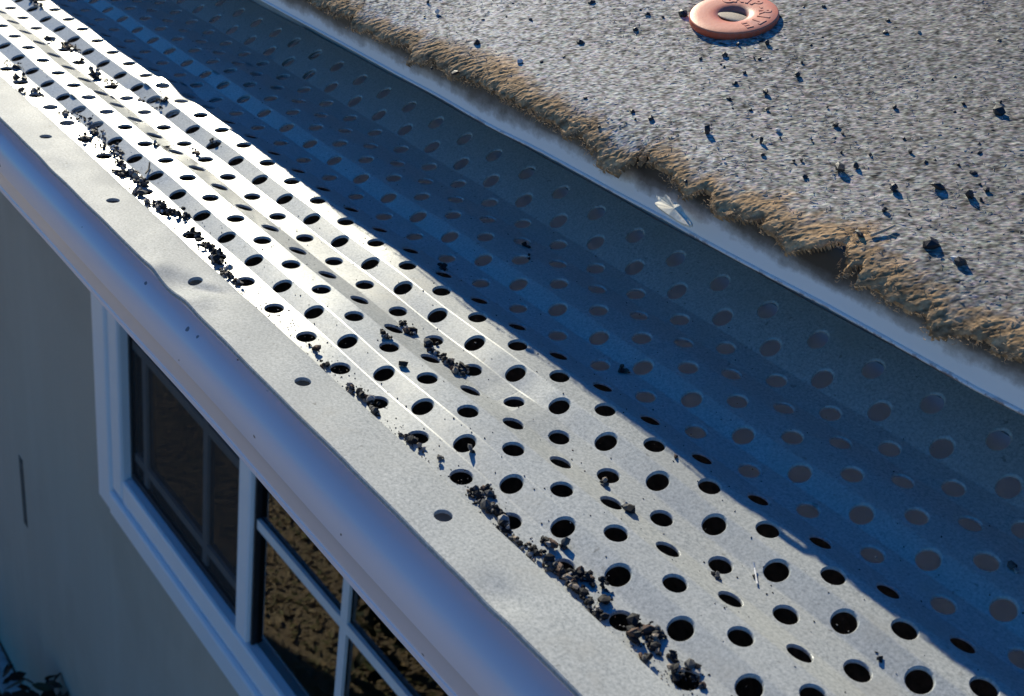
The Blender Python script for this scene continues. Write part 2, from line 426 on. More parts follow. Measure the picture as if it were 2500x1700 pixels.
guard_panel(-24.4, 12.4, 0.0, 0.0, g1); guard_lip(-24.2, 12, 0.0, g1)
g2 = tag(empty('gutter_guard'), 'far perforated guard panel lapped over the end of the near one, top left', 'gutter guard', 'perforated gutter guard panels')
guard_panel(-60.4, -23.6, 0.03, -0.055, g2); guard_lip(-60, -23.9, -0.055, g2)

# ------------------------------------------------------------------ drip edge
drip_pts = [(-21.24,-5.439),(-20.21,-5.448),(-18.11,-5.451),(-16.27,-5.468),(-15.07,-5.463),(-13.56,-5.501),(-12.43,-5.469),(-11.42,-5.474),(-10.61,-5.484),(-9.78,-5.476),(-9.13,-5.495),(-8.19,-5.496),(-7.01,-5.48),(-5.95,-5.494),(-4.99,-5.51),(-4.44,-5.494)]
dxp = [p[0] for p in drip_pts]; dzp = [p[1]+5.48 for p in drip_pts]
def dripd(x): return (0.0, float(np.interp(x, dxp, dzp)))
def drip_mat():
    m, nt, b = new_mat('white drip edge with dirt and painted shade'); c = coords(nt)
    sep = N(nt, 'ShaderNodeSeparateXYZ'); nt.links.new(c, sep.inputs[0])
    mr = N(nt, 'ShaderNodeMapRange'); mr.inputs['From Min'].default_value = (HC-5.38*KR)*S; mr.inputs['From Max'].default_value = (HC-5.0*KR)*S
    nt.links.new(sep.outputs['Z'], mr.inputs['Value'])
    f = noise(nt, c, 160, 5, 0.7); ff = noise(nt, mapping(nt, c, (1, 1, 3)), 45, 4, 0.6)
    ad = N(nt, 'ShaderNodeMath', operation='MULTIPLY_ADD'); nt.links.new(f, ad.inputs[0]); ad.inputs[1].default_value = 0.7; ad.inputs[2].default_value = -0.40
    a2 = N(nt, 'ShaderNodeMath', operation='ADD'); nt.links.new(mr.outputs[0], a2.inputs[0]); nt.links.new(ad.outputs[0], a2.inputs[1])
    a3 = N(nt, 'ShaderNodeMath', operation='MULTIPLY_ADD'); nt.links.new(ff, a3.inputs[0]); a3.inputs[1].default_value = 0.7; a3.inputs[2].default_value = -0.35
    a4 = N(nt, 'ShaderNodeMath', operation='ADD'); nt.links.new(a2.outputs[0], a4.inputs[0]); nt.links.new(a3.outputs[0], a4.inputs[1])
    col = ramp(nt, a4.outputs[0], [(0.16, (0.86, 0.86, 0.85)), (0.34, (0.50, 0.48, 0.46)), (0.62, (0.15, 0.14, 0.13)), (0.9, (0.03, 0.027, 0.025))])  # dirt plus the shade of the overhanging felt, painted darker towards the top
    rust = noise(nt, c, 380, 3, 0.6)
    low = N(nt, 'ShaderNodeMapRange'); low.inputs['From Min'].default_value = (HC-5.44*KR)*S; low.inputs['From Max'].default_value = (HC-5.49*KR)*S
    nt.links.new(sep.outputs['Z'], low.inputs['Value'])
    rm = N(nt, 'ShaderNodeMath', operation='MULTIPLY'); nt.links.new(low.outputs[0], rm.inputs[0]); nt.links.new(ramp(nt, rust, [(0.52, 0.0), (0.6, 0.8)]), rm.inputs[1])
    col = mix(nt, rm.outputs[0], col, (0.20, 0.09, 0.06))
    nt.links.new(col, b.inputs['Base Color']); b.inputs['Roughness'].default_value = 0.4
    bump(nt, b, f, 0.15, 0.0008)
    return m
xs_d = np.linspace(-72, 16, 265)
hp = [(11.6, -5.60), (11.15, -5.50), (10.96, -5.487), (10.915, -5.48), (10.90, -5.46), (10.905, -5.44), (10.925, -5.43), (10.93, -5.3), (10.94, -5.0), (10.95, -4.80), (10.965, -4.755), (11.0, -4.715)]
hp += [tuple(roofp(0, v, 0.006)[1:]) for v in (0.15, 1.0, 3.2)]
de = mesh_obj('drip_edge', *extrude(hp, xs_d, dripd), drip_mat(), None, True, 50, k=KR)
tag(de, 'narrow white metal drip edge strip under the frayed brown felt, dirt and painted shade along top', 'drip edge')

# ------------------------------------------------------------------ roof underlayment
und = tag(empty('roof_underlayment'), 'grey grainy roofing felt on the roof with a torn frayed brown edge', 'roofing felt')
felt_pts = [(-20.02,-0.25),(-19.02,-0.3),(-18.57,-0.3),(-18.2,-0.33),(-17.6,-0.25),(-17.52,-0.43),(-16.95,-0.32),(-16.6,-0.36),(-15.99,-0.25),(-15.7,-0.27),(-15.67,-0.48),(-15.36,-0.39),(-15.15,-0.33),(-14.69,-0.32),(-14.61,-0.39),(-14.16,-0.33),(-13.55,-0.27),(-12.99,-0.32),(-12.64,-0.32),(-12.34,-0.3),(-12.08,-0.31),(-11.7,-0.34),(-11.41,-0.31),(-11.31,-0.33),(-11.06,-0.32),(-11.06,-0.44),(-10.91,-0.49),(-10.78,-0.5),(-10.44,-0.5),(-10.31,-0.37),(-10.2,-0.22),(-10.32,-0.11),(-10.21,-0.11),(-10.02,-0.14),(-9.73,-0.25),(-9.45,-0.33),(-9.33,-0.4),(-9.13,-0.22),(-8.76,-0.38),(-8.53,-0.32),(-8.09,-0.2),(-8.04,-0.33),(-7.8,-0.26),(-7.69,-0.34),(-7.5,-0.35),(-7.04,-0.03),(-6.96,-0.11),(-6.71,-0.14),(-6.78,-0.4),(-6.62,-0.41),(-6.36,-0.32),(-6.14,-0.41),(-5.74,-0.33),(-5.54,-0.51),(-5.32,-0.4),(-5.09,-0.34),(-4.77,-0.31),(-4.59,-0.28),(-4.15,-0.27)]
fx = np.array(sorted(felt_pts)); 
# slope angle of the felt along its length: it rolls over the edge of the roof
dd = np.linspace(-1.2, 0.4, 161)
ang = np.radians(18+36*np.clip((0.35-dd)/0.65, 0, 1)**1.2)
py = np.zeros_like(dd); pz = np.zeros_like(dd)
p_end = roofp(0, 0.4, 0.0)
py[-1], pz[-1] = p_end[1], p_end[2]
for i in range(len(dd)-2, -1, -1):
    st_ = dd[i+1]-dd[i]; am = (ang[i]+ang[i+1])/2
    py[i] = py[i+1]-st_*math.cos(am); pz[i] = pz[i+1]-st_*math.sin(am)
def felt_base(d):
    """base point and normal of the felt sheet at distance d from the crease"""
    d = np.asarray(d, float)
    y = np.where(d < 0.4, np.interp(d, dd, py), 11.0+d*math.cos(a18)); z = np.where(d < 0.4, np.interp(d, dd, pz), -4.72+d*math.sin(a18))
    a = np.where(d < 0.4, np.interp(d, dd, ang), a18)
    return y, z, -np.sin(a), np.cos(a)
FX0, FX1, STEP = -23.5, -2.2, 0.03
nx = int((FX1-FX0)/STEP)+1
FXS = np.linspace(FX0, FX1, nx)
edge = np.interp(FXS, fx[:, 0], fx[:, 1])
DEN = np.concatenate([np.arange(-0.72, 0.8, 0.026), np.arange(0.8, 9.4, 0.03)])
nd = len(DEN)
dgrid = np.repeat(DEN[None, :], nx, 0)
I_, J_ = np.arange(nx)[:, None], np.arange(nd)[None, :]
big = value_noise(nx+nd+2, nx+nd+2, 11, 1.9, rng)
streak = big[I_+J_, I_-J_+nd]            # fibres lying slantwise across the sheet
rag = 0.035*streak+0.05*value_noise(nx, nd, 7, 7, rng)+0.045*value_noise(nx, nd, 2.6, 2.6, rng)+0.03*value_noise(nx, nd, 20, 20, rng)
by, bz, ny_, nz_ = felt_base(dgrid)
g = rng.normal(0, 1, (nx, nd))
k1 = 0; gv0 = value_noise(nx, nd, 1.7, 1.7, rng); g2_ = value_noise(nx, nd, 2.2, 2.2, rng); g3 = value_noise(nx, nd, 9, 9, rng); g4 = value_noise(nx, nd, 60, 60, rng)
hgt = 0.10+0.002*g+0.0035*gv0+0.001*g3+0.03*g4
# wrinkled fibre ridges close to the torn edge
dist_e = dgrid-edge[:, None]-rag          # distance to the torn edge
band = np.clip(1-np.maximum(dist_e, 0)/(0.60+0.2*value_noise(nx, 1, 40, 1, rng)+0.08*value_noise(nx, nd, 5, 5, rng)), 0, 1)
rip = value_noise(nx, nd, 3, 3, rng)
hgt = hgt+band*0.009*streak
hgt *= np.clip(0.62+dist_e/0.35, 0.3, 1)
keep = dist_e > 0
rim = keep.copy()
rim[1:-1, 1:-1] &= ~(keep[:-2, 1:-1] & keep[2:, 1:-1] & keep[1:-1, :-2] & keep[1:-1, 2:])
rim[:, -1] = False
hgt[rim] = 0.012
X = FXS[:, None]+0*dgrid+0.008*g2_
V = np.stack([X, by+ny_*hgt, bz+nz_*hgt], -1).reshape(-1, 3)
cell = keep[:-1, :-1] & keep[1:, :-1] & keep[:-1, 1:] & keep[1:, 1:]
ii = (np.arange(nx-1)[:, None]*nd+np.arange(nd-1)[None, :])[cell].ravel()
F = np.stack([ii, ii+nd, ii+nd+1, ii+1], 1).tolist()
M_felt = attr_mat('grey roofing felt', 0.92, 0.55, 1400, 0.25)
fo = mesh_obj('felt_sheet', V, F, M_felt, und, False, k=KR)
gv = value_noise(nx, nd, 1.5, 1.5, rng); gw = value_noise(nx, nd, 3.2, 3.2, rng); gb = value_noise(nx, nd, 45, 45, rng); gl = value_noise(nx, nd, 140, 140, rng)
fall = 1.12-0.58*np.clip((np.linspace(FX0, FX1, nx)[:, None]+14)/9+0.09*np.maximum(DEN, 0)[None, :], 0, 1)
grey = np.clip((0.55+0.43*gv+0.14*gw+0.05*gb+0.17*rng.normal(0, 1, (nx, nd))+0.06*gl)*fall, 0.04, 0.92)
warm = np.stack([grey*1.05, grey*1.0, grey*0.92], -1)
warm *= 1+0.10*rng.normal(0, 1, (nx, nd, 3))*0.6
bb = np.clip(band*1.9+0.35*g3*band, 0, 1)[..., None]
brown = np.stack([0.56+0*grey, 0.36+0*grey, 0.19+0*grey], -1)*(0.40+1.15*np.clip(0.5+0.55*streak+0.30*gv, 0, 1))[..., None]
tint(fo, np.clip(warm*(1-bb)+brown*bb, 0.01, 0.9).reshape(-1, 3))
# the rest of the sheet, out of the detailed stretch
V, F = [], []
cx = np.concatenate([np.linspace(-72, -1, 30), np.linspace(0, 16, 8)]); cd = np.linspace(0, 240, 25)
for x in cx:
    for d in cd:
        yy, zz, a_, b_ = felt_base(d+0.3); hh = 0.0 if (-23.4 < x < -2.3) else 0.1
        V.append((x, float(yy)+a_*0.05, float(zz)+b_*0.05))
for i in range(len(cx)-1):
    for j in range(len(cd)-1):
        k = i*len(cd)+j; F.append((k, k+len(cd), k+len(cd)+1, k+1))
mesh_obj('felt_backing', V, F, plain('plain felt', (0.24, 0.235, 0.225), 0.92, 0.5, 900), und, k=KR)
# loose fibres along the torn edge
def fibres(n, pos, col, name, parent, rad=0.007, length=(0.06, 0.2), up=0.25, along=0.8, lift=0.11):
    V = np.zeros((n, 4, 3, 3)); C = np.zeros((n, 12, 3))
    for i in range(n):
        x, d = pos(i)
        y, z, a_, b_ = felt_base(d); p = np.array([x, float(y)+a_*lift, float(z)+b_*lift])
        t = np.array([0, float(b_), -float(a_)]); nn = np.array([0, float(a_), float(b_)]); ex = np.array([1.0, 0, 0])
        th = random.gauss(0, along); L = random.uniform(*length); el = random.gauss(up*0.3, up)
        dirv = ex*math.cos(th)*random.choice((-1, 1))+t*math.sin(th)-t*0.15
        cur = p.copy(); bend = random.gauss(0, 0.7)
        r_ = rad*random.uniform(0.6, 1.3)
        for s in range(4):
            rr = r_*(1-0.22*s)
            for q, (u, v) in enumerate(((0, 1), (0.87, -0.5), (-0.87, -0.5))):
                V[i, s, q] = cur+rr*(t*u+nn*v)
            cur = cur+dirv*L/3+nn*L/3*math.sin(el)
            c_, s_ = math.cos(bend), math.sin(bend)
            dx_, dt_ = dirv@ex, dirv@t
            dirv = ex*(c_*dx_-s_*dt_)+t*(s_*dx_+c_*dt_); el -= 0.25
        C[i] = np.array(col)*random.uniform(0.55, 1.5)
    F = []
    for i in range(n):
        b = i*12
        for s in range(3):
            for q in range(3):
                e = (q+1) % 3; F.append((b+s*3+q, b+s*3+e, b+s*3+3+e, b+s*3+3+q))
    o = mesh_obj(name, V.reshape(-1, 3), F, M_fib, parent, k=KR); tint(o, np.clip(C.reshape(-1, 3), 0, 1)); o['kind'] = 'stuff'
    return o
M_fib = attr_mat('paper fibre', 0.8, 0.2, 900, 0.3)
def pos_edge(i):
    x = random.uniform(-23, -2.4); e = float(np.interp(x, FXS, edge))
    return x, e+abs(random.gauss(0, 0.30))-0.02
fibres(700, pos_edge, (0.60, 0.43, 0.26), 'frayed_fibres', und, 0.005, (0.03, 0.09), 0.02, 0.7)
def pos_fringe(i):
    x = random.uniform(-23, -2.4); e = float(np.interp(x, FXS, edge))
    return x, e+random.uniform(-0.03, 0.05)
fibres(1300, pos_fringe, (0.52, 0.36, 0.21), 'edge_fringe', und, 0.005, (0.03, 0.075), 0.10, 0.9)
def pos_field(i):
    return random.uniform(-20, -3), random.uniform(0.0, 7.0)
fibres(5000, pos_field, (0.45, 0.43, 0.40), 'surface_lint', und, 0.006, (0.04, 0.10), 0.03, 1.6)
# two pale torn tufts hanging over the drip edge
chip = [(-9.714, 10.66, -5.095), (-9.587, 10.64, -5.066), (-9.536, 10.65, -5.014), (-9.387, 10.64, -5.056), (-9.27, 10.63, -5.042), (-9.154, 10.62, -5.105), (-8.993, 10.61, -5.177),
        (-8.958, 10.55, -5.193), (-9.041, 10.5, -5.186), (-9.172, 10.5, -5.184), (-9.309, 10.5, -5.172), (-9.481, 10.52, -5.165), (-9.63, 10.56, -5.162), (-9.617, 10.6, -5.139)]
rc = random.Random(3); ring_ = []
for p, q in zip(chip, chip[1:]+chip[:1]):
    for t in (0, 0.33, 0.66):
        ring_.append(tuple(p[i]+(q[i]-p[i])*t+(rc.uniform(-0.02, 0.02) if i == 0 else 0) for i in range(3)))
n_ = len(ring_); V = [(-9.30, 10.57, -5.095)]+ring_+[(-9.30, 10.59, -5.13)]+[(x, y+0.02, z-0.03) for x, y, z in ring_]
F = [(0, 1+k, 1+(k+1) % n_) for k in range(n_)]+[(n_+1, n_+2+(k+1) % n_, n_+2+k) for k in range(n_)]+[(1+k, n_+2+k, n_+2+(k+1) % n_, 1+(k+1) % n_) for k in range(n_)]
mesh_obj('torn_paper_chip', V, F, plain('cream torn paper', (0.78, 0.72, 0.58), 0.85, 0.25, 500), und, k=KR)

# ------------------------------------------------------------------ plastic washer with raised letters
CX, CV, CH = -12.08, 3.385, 0.10
ux = Vector((1, 0, 0)); uv = Vector((0, math.cos(a18), math.sin(a18))); un = Vector((0, -math.sin(a18), math.cos(a18)))
corg = Vector(roofp(CX, CV, CH))
tilt = Matrix.Rotation(math.radians(2.0), 3, uv)
def capp(x, y, h): return tuple(corg+tilt @ (ux*x+uv*y+un*h))
def plastic():
    m, nt, b = new_mat('faded red plastic'); c = coords(nt)
    g_ = N(nt, 'ShaderNodeNewGeometry'); sep = N(nt, 'ShaderNodeSeparateXYZ')
    f = noise(nt, c, 700, 4, 0.7); big = noise(nt, c, 130, 3, 0.6)
    a = N(nt, 'ShaderNodeAttribute', attribute_name='tint')
    col = mix(nt, ramp(nt, f, [(0.35, 0.0), (0.75, 0.18)]), a.outputs['Color'], (0.56, 0.36, 0.33))
    col = mix(nt, ramp(nt, big, [(0.55, 0.0), (0.75, 0.35)]), col, (0.30, 0.21, 0.21))
    nt.links.new(col, b.inputs['Base Color']); b.inputs['Roughness'].default_value = 0.5
    bump(nt, b, f, 0.12, 0.0004)
    return m
M_cap = plastic()
cap = tag(empty('plastic_cap_washer'), 'round faded red plastic cap washer with raised letters lying on the grey felt', 'washer')
profc = [(0.662, 0.0), (0.674, 0.012), (0.677, 0.04), (0.675, 0.092), (0.669, 0.108), (0.650, 0.117), (0.52, 0.122), (0.40, 0.121), (0.32, 0.116), (0.258, 0.102), (0.212, 0.075), (0.196, 0.04), (0.193, 0.0)]
tc = [(0.66, 0.10, 0.035)]*4+[(0.72, 0.20, 0.09), (0.80, 0.25, 0.13), (0.80, 0.28, 0.165), (0.78, 0.27, 0.155), (0.74, 0.20, 0.11), (0.55, 0.17, 0.11), (0.42, 0.14, 0.10), (0.40, 0.12, 0.08), (0.4, 0.12, 0.08)]
V, F, cols = [], [], []; ns = 96
for i in range(ns):
    t = 2*math.pi*i/ns
    for (r, h), c in zip(profc, tc): V.append(capp(r*math.cos(t), r*math.sin(t), h)); cols.append(c)
np_ = len(profc)
for i in range(ns):
    for j in range(np_-1): F.append((i*np_+j, ((i+1) % ns)*np_+j, ((i+1) % ns)*np_+j+1, i*np_+j+1))
rg = mesh_obj('washer_ring', V, F, M_cap, cap, True, 60, k=KR); tint(rg, np.array(cols))
lv, lf = [], []
for ch, deg in zip('GRIP-RITE', (146, 125, 105, 87, 66, 46, 24, 4, -20)):
    cu = bpy.data.curves.new('letter', 'FONT'); cu.body = ch; cu.size = 0.26; cu.offset = 0.008; cu.extrude = 0.014; cu.align_x = 'CENTER'; cu.align_y = 'CENTER'; cu.resolution_u = 3
    to = bpy.data.objects.new('letter', cu); sc.collection.objects.link(to)
    bpy.context.view_layer.update()
    me = bpy.data.meshes.new_from_object(to.evaluated_get(bpy.context.evaluated_depsgraph_get()))
    t = math.radians(deg); base = len(lv)
    zs_ = [v.co.z for v in me.vertices]
    for v in me.vertices:
        yy = v.co.y+0.455; xx = v.co.x*0.95
        px = yy*math.cos(t)+xx*math.sin(t); pyy = yy*math.sin(t)-xx*math.cos(t)
        lv.append(capp(px, pyy, 0.115+v.co.z))
    for p in me.polygons: lf.append(tuple(base+i for i in p.vertices))
    bpy.data.objects.remove(to); bpy.data.curves.remove(cu); bpy.data.meshes.remove(me)
lt = mesh_obj('raised_lettering', lv, lf, M_cap, cap, k=KR); tint(lt, np.tile(np.array([[0.80, 0.29, 0.17]]), (len(lv), 1)))

# ------------------------------------------------------------------ granules, debris
def rock_mesh(name, seed, mat, squash=0.75):
    r = random.Random(seed)
    t = (1+5**0.5)/2
    v = [(-1, t, 0), (1, t, 0), (-1, -t, 0), (1, -t, 0), (0, -1, t), (0, 1, t), (0, -1, -t), (0, 1, -t), (t, 0, -1), (t, 0, 1), (-t, 0, -1), (-t, 0, 1)]
    f = [(0, 11, 5), (0, 5, 1), (0, 1, 7), (0, 7, 10), (0, 10, 11), (1, 5, 9), (5, 11, 4), (11, 10, 2), (10, 7, 6), (7, 1, 8), (3, 9, 4), (3, 4, 2), (3, 2, 6), (3, 6, 8), (3, 8, 9), (4, 9, 5), (2, 4, 11), (6, 2, 10), (8, 6, 7), (9, 8, 1)]
    out = []
    sx, sy = r.uniform(0.8, 1.35), r.uniform(0.6, 1.0)
    for p in v:
        k = r.uniform(0.6, 1.15)/1.9
        out.append((p[0]*k*sx*S, p[1]*k*sy*S, p[2]*k*squash*S))
    me = bpy.data.meshes.new(name); me.from_pydata(out, [], f); me.materials.append(mat); return me
M_black = plain('black granule', (0.022, 0.022, 0.025), 0.55, 0.5, 1500)
M_grey = plain('grey granule', (0.16, 0.15, 0.15), 0.7, 0.5, 1500)
M_tan = plain('tan granule', (0.42, 0.35, 0.27), 0.8, 0.4, 1200)
M_pale = plain('pale granule', (0.6, 0.6, 0.6), 0.7, 0.3, 1200)
rocks = [[rock_mesh('granule', 100*i+k, m) for k in range(7)] for i, m in enumerate((M_black, M_grey, M_tan, M_pale))]
def granule(p, size, kinds, label, group, name='granule', k=1.0):
    kind = random.choices(range(4), kinds)[0]
    me = random.choice(rocks[kind])
    label = label.format(('black', 'grey', 'tan', 'pale')[kind], 'fine' if size < 0.06 else ('small' if size < 0.1 else 'large'))
    o = bpy.data.objects.new(name, me); link(o)
    o.location = W(p, k); o.rotation_euler = (random.uniform(-0.6, 0.6), random.uniform(-0.6, 0.6), random.uniform(0, 6.28))
    s = size*0.5*k; o.scale = (s*random.uniform(0.85, 1.2), s*random.uniform(0.8, 1.1), s*random.uniform(0.8, 1.3))
    tag(o, label, 'granule', group); return o
GR = [(-11.2,4.94,0.075),(-11.29,4.52,0.074),(-10.59,3.44,0.042),(-10.25,4.69,0.084),(-10.0,4.59,0.053),(-10.02,4.36,0.095),(-9.65,4.64,0.095),(-10.63,3.73,0.047),(-11.12,3.09,0.082),(-11.44,2.81,0.058),(-11.33,2.43,0.073),(-10.87,2.67,0.05),(-10.95,2.64,0.041),(-11.53,2.14,0.05),(-10.33,2.95,0.05),(-10.73,2.21,0.062),(-10.11,2.62,0.078),(-11.1,2.18,0.041),(-10.61,1.9,0.07),(-10.1,1.96,0.097),(-10.36,1.52,0.06),(-9.76,1.63,0.059),(-9.93,1.49,0.051),(-10.14,1.37,0.03),(-8.55,2.72,0.059),(-9.21,2.19,0.034),(-7.94,3.33,0.064),(-7.9,3.1,0.038),(-7.49,3.4,0.137),(-7.62,3.65,0.064),(-8.81,1.88,0.072),(-9.92,0.68,0.143),(-9.27,1.31,0.061),(-9.23,0.96,0.091),(-9.46,1.02,0.041),(-8.78,1.4,0.044),(-8.34,1.72,0.028),(-7.95,2.15,0.051),(-7.58,2.77,0.037),(-7.2,2.61,0.051),(-7.06,2.44,0.056),(-7.68,1.93,0.07),(-7.35,1.98,0.047),(-7.4,1.87,0.043),(-7.08,2.06,0.059),(-6.84,2.02,0.062),(-8.05,1.07,0.136),(-7.95,1.25,0.088),(-8.6,0.87,0.055),(-8.54,0.94,0.043),(-8.01,1.59,0.047),(-8.31,1.41,0.044),(-9.0,0.74,0.051),(-8.25,0.68,0.058),(-7.3,1.14,0.095),(-6.94,1.5,0.124),(-6.57,1.57,0.113),(-6.51,1.8,0.076),(-6.43,1.59,0.056),(-6.65,1.87,0.042),(-7.09,0.72,0.074),(-6.85,0.85,0.037),(-9.21,0.29,0.043),(-9.03,0.11,0.035),(-9.4,-0.17,0.054),(-8.67,5.1,0.061),(-9.0,4.99,0.047),(-8.82,4.33,0.046),(-8.66,3.63,0.044),(-8.47,3.87,0.04),(-12.82,3.03,0.123),(-11.54,4.34,0.054),(-11.63,4.31,0.04),(-10.26,4.01,0.038),(-8.6,1.78,0.037),(-9.13,1.2,0.028),(-11.19,2.21,0.032),(-9.54,0.49,0.036),(-16.67,0.78,0.07),(-16.17,0.63,0.094),(-16.25,0.42,0.042),(-15.29,0.94,0.051),(-15.07,1.25,0.051),(-14.63,1.41,0.085),(-14.41,1.61,0.05),(-14.96,1.98,0.041),(-14.34,2.45,0.092),(-14.82,2.27,0.052),(-13.62,3.31,0.102),(-13.53,2.77,0.045),(-13.29,2.71,0.07),(-13.03,2.8,0.059),(-13.02,2.2,0.077),(-13.34,1.38,0.096),(-13.62,1.36,0.039),(-13.17,0.9,0.061),(-13.3,0.58,0.07),(-13.56,0.37,0.105),(-14.64,0.34,0.098),(-14.83,0.8,0.045),(-13.5,0.1,0.032),(-14.39,-0.26,0.1),(-14.93,-0.36,0.058),(-11.7,1.43,0.04),(-11.62,0.79,0.035),(-11.91,0.26,0.065),(-11.1,0.43,0.072),(-10.92,0.31,0.046),(-10.75,0.45,0.084),(-11.24,-0.04,0.038),(-11.91,1.17,0.027),(-15.82,1.53,0.032),(-15.41,1.65,0.036),(-12.64,1.55,0.033),(-6.28,0.48,0.145),(-6.98,0.17,0.088),(-5.85,0.41,0.123),(-5.92,0.44,0.076)]
def felt_place(x, v):
    if v < 0.35: return 'in the frayed brown border'
    if (x+12.05)**2+(v-3.4)**2 < 1.4**2: return 'beside the red washer'
    if x > -8.9: return 'near the right end, above the torn border' if v < 1.7 else 'high up towards the right corner'
    if x < -12.6: return 'left of the red washer'
    return 'between the red washer and the torn border' if v < 2.6 else 'right of the red washer'
for X_, v_, s_ in GR:
    s_ = s_*1.35
    y, z, a_, b_ = felt_base(v_)
    h = 0.085+s_*0.30
    granule((X_, float(y)+a_*h, float(z)+b_*h), s_, (0.88, 0.04, 0.04, 0.04), '{1} {0} granule on the grey felt, '+felt_place(X_, v_), 'granules on the roofing felt', k=KR)
CL = [(-27.37,8.04,0.12,5),(-26.66,7.86,0.14,8),(-25.75,7.62,0.12,6),(-25.72,7.91,0.1,5),(-25.4,7.93,0.1,4),(-27.73,7.97,0.1,4),(-23.96,7.96,0.13,12),(-23.37,8.05,0.15,10),(-22.36,7.8,0.1,8),(-22.44,8.08,0.14,12),(-21.74,8.02,0.15,14),(-21.42,8.06,0.14,14),(-20.85,7.92,0.12,10),(-20.37,7.77,0.11,14),(-20.17,7.93,0.11,16),(-19.77,7.88,0.11,14),(-19.3,7.65,0.11,10),(-18.79,7.67,0.11,10),(-18.59,7.77,0.11,14),(-18.35,7.86,0.09,12),(-18.08,7.97,0.09,10),(-17.31,7.85,0.1,8),(-16.89,7.8,0.1,12),(-16.61,7.82,0.1,12),(-16.21,7.71,0.08,10),(-15.8,7.62,0.07,8),(-15.56,7.65,0.07,8),(-15.37,7.66,0.05,6),(-12.98,7.72,0.05,4),(-12.54,7.61,0.06,5),(-11.79,7.63,0.07,6),(-11.6,7.68,0.07,8),(-11.44,7.71,0.06,6),(-11.15,7.62,0.06,4),(-10.47,7.65,0.07,6),(-10.36,7.65,0.05,4),(-10.1,7.66,0.04,3),(-9.86,7.76,0.03,3),(-8.98,7.71,0.08,8),(-8.84,7.72,0.07,9),(-8.98,7.89,0.07,7),(-8.65,7.74,0.07,9),(-8.52,7.74,0.06,8),(-8.25,7.64,0.06,7),(-8.03,7.62,0.04,4),(-7.84,7.64,0.06,6),(-7.77,7.71,0.06,6),(-7.83,7.91,0.06,6),(-7.73,7.58,0.05,4),(-7.66,8.02,0.04,3),(-7.45,7.66,0.07,9),(-7.34,7.68,0.06,6),(-7.19,7.78,0.07,8),(-7.11,7.9,0.07,9),(-7.08,7.66,0.06,8),(-6.93,7.68,0.06,8),(-6.69,7.59,0.07,9),(-6.6,7.63,0.06,8),(-6.69,7.84,0.05,4),(-6.21,7.89,0.07,9),(-6.09,7.96,0.07,9),(-6.02,7.85,0.06,7),(-6.1,7.7,0.05,6),(-5.85,7.79,0.06,6),(-5.82,7.61,0.05,5),(-5.66,7.85,0.04,3),(-5.46,7.74,0.06,8),(-5.42,7.91,0.06,8),(-5.28,7.83,0.05,5),(-13.11,9.32,0.05,4),(-12.84,9.26,0.06,6),(-12.68,8.72,0.05,5),(-12.39,9.33,0.06,5),(-12.15,9.24,0.06,7),(-11.88,9.24,0.06,7),(-11.75,9.26,0.06,7),(-11.61,9.27,0.07,9),(-11.53,9.36,0.05,4),(-11.48,9.21,0.05,4),(-32.42,10.1,0.12,8),(-31.94,10.05,0.1,4),(-29.26,9.41,0.09,6),(-28.61,9.63,0.13,9),(-28.27,9.71,0.11,4),(-27.54,9.49,0.08,4),(-26.61,9.52,0.1,6),(-26.21,9.44,0.08,4),(-25.85,9.56,0.1,7),(-25.51,9.59,0.1,6),(-24.2,9.73,0.1,8),(-23.75,9.96,0.08,9),(-24.08,10.1,0.06,4),(-20.91,9.39,0.07,5),(-21.1,9.91,0.07,4),(-14.26,10.81,0.05,5),(-8.36,9.28,0.03,2),(-7.79,9.15,0.04,4),(-9.7,8.17,0.02,2),(-7.78,9.17,0.03,2),(-6.37,9.27,0.03,3),(-6.14,9.65,0.02,1),(-4.43,9.78,0.02,1),(-8.2,10.34,0.02,1),(-11.86,8.51,0.02,2),(-23.69,12.02,0.05,1),(-13.95,12.31,0.03,1),(-10.23,11.3,0.05,3),(-4.35,12.08,0.03,2),(-13.59,12.1,0.04,2),(-21.26,8.78,0.05,3),(-23.58,9.79,0.06,3),(-26.73,9.68,0.06,3),(-6.84,7.97,0.05,4)]
def gsurf(x, y):
    far = x < -24.0
    return zp(y)+dents(x, y)+(-0.055 if far else 0)
big_left = 175
def guard_place(x, y):
    where = 'far upper' if x < -21 else ('left middle' if x < -14 else ('central' if x < -9.4 else 'nearest'))
    if y < 8.15: return 'in the grit along the guard fold, '+where+' stretch'
    if y > 10.9: return 'in the roof shade on the guard, '+where+' stretch'
    return 'among holes on the sunlit ribs, '+where+' guard stretch'
stuffV, stuffF, stuffC = [], [], []
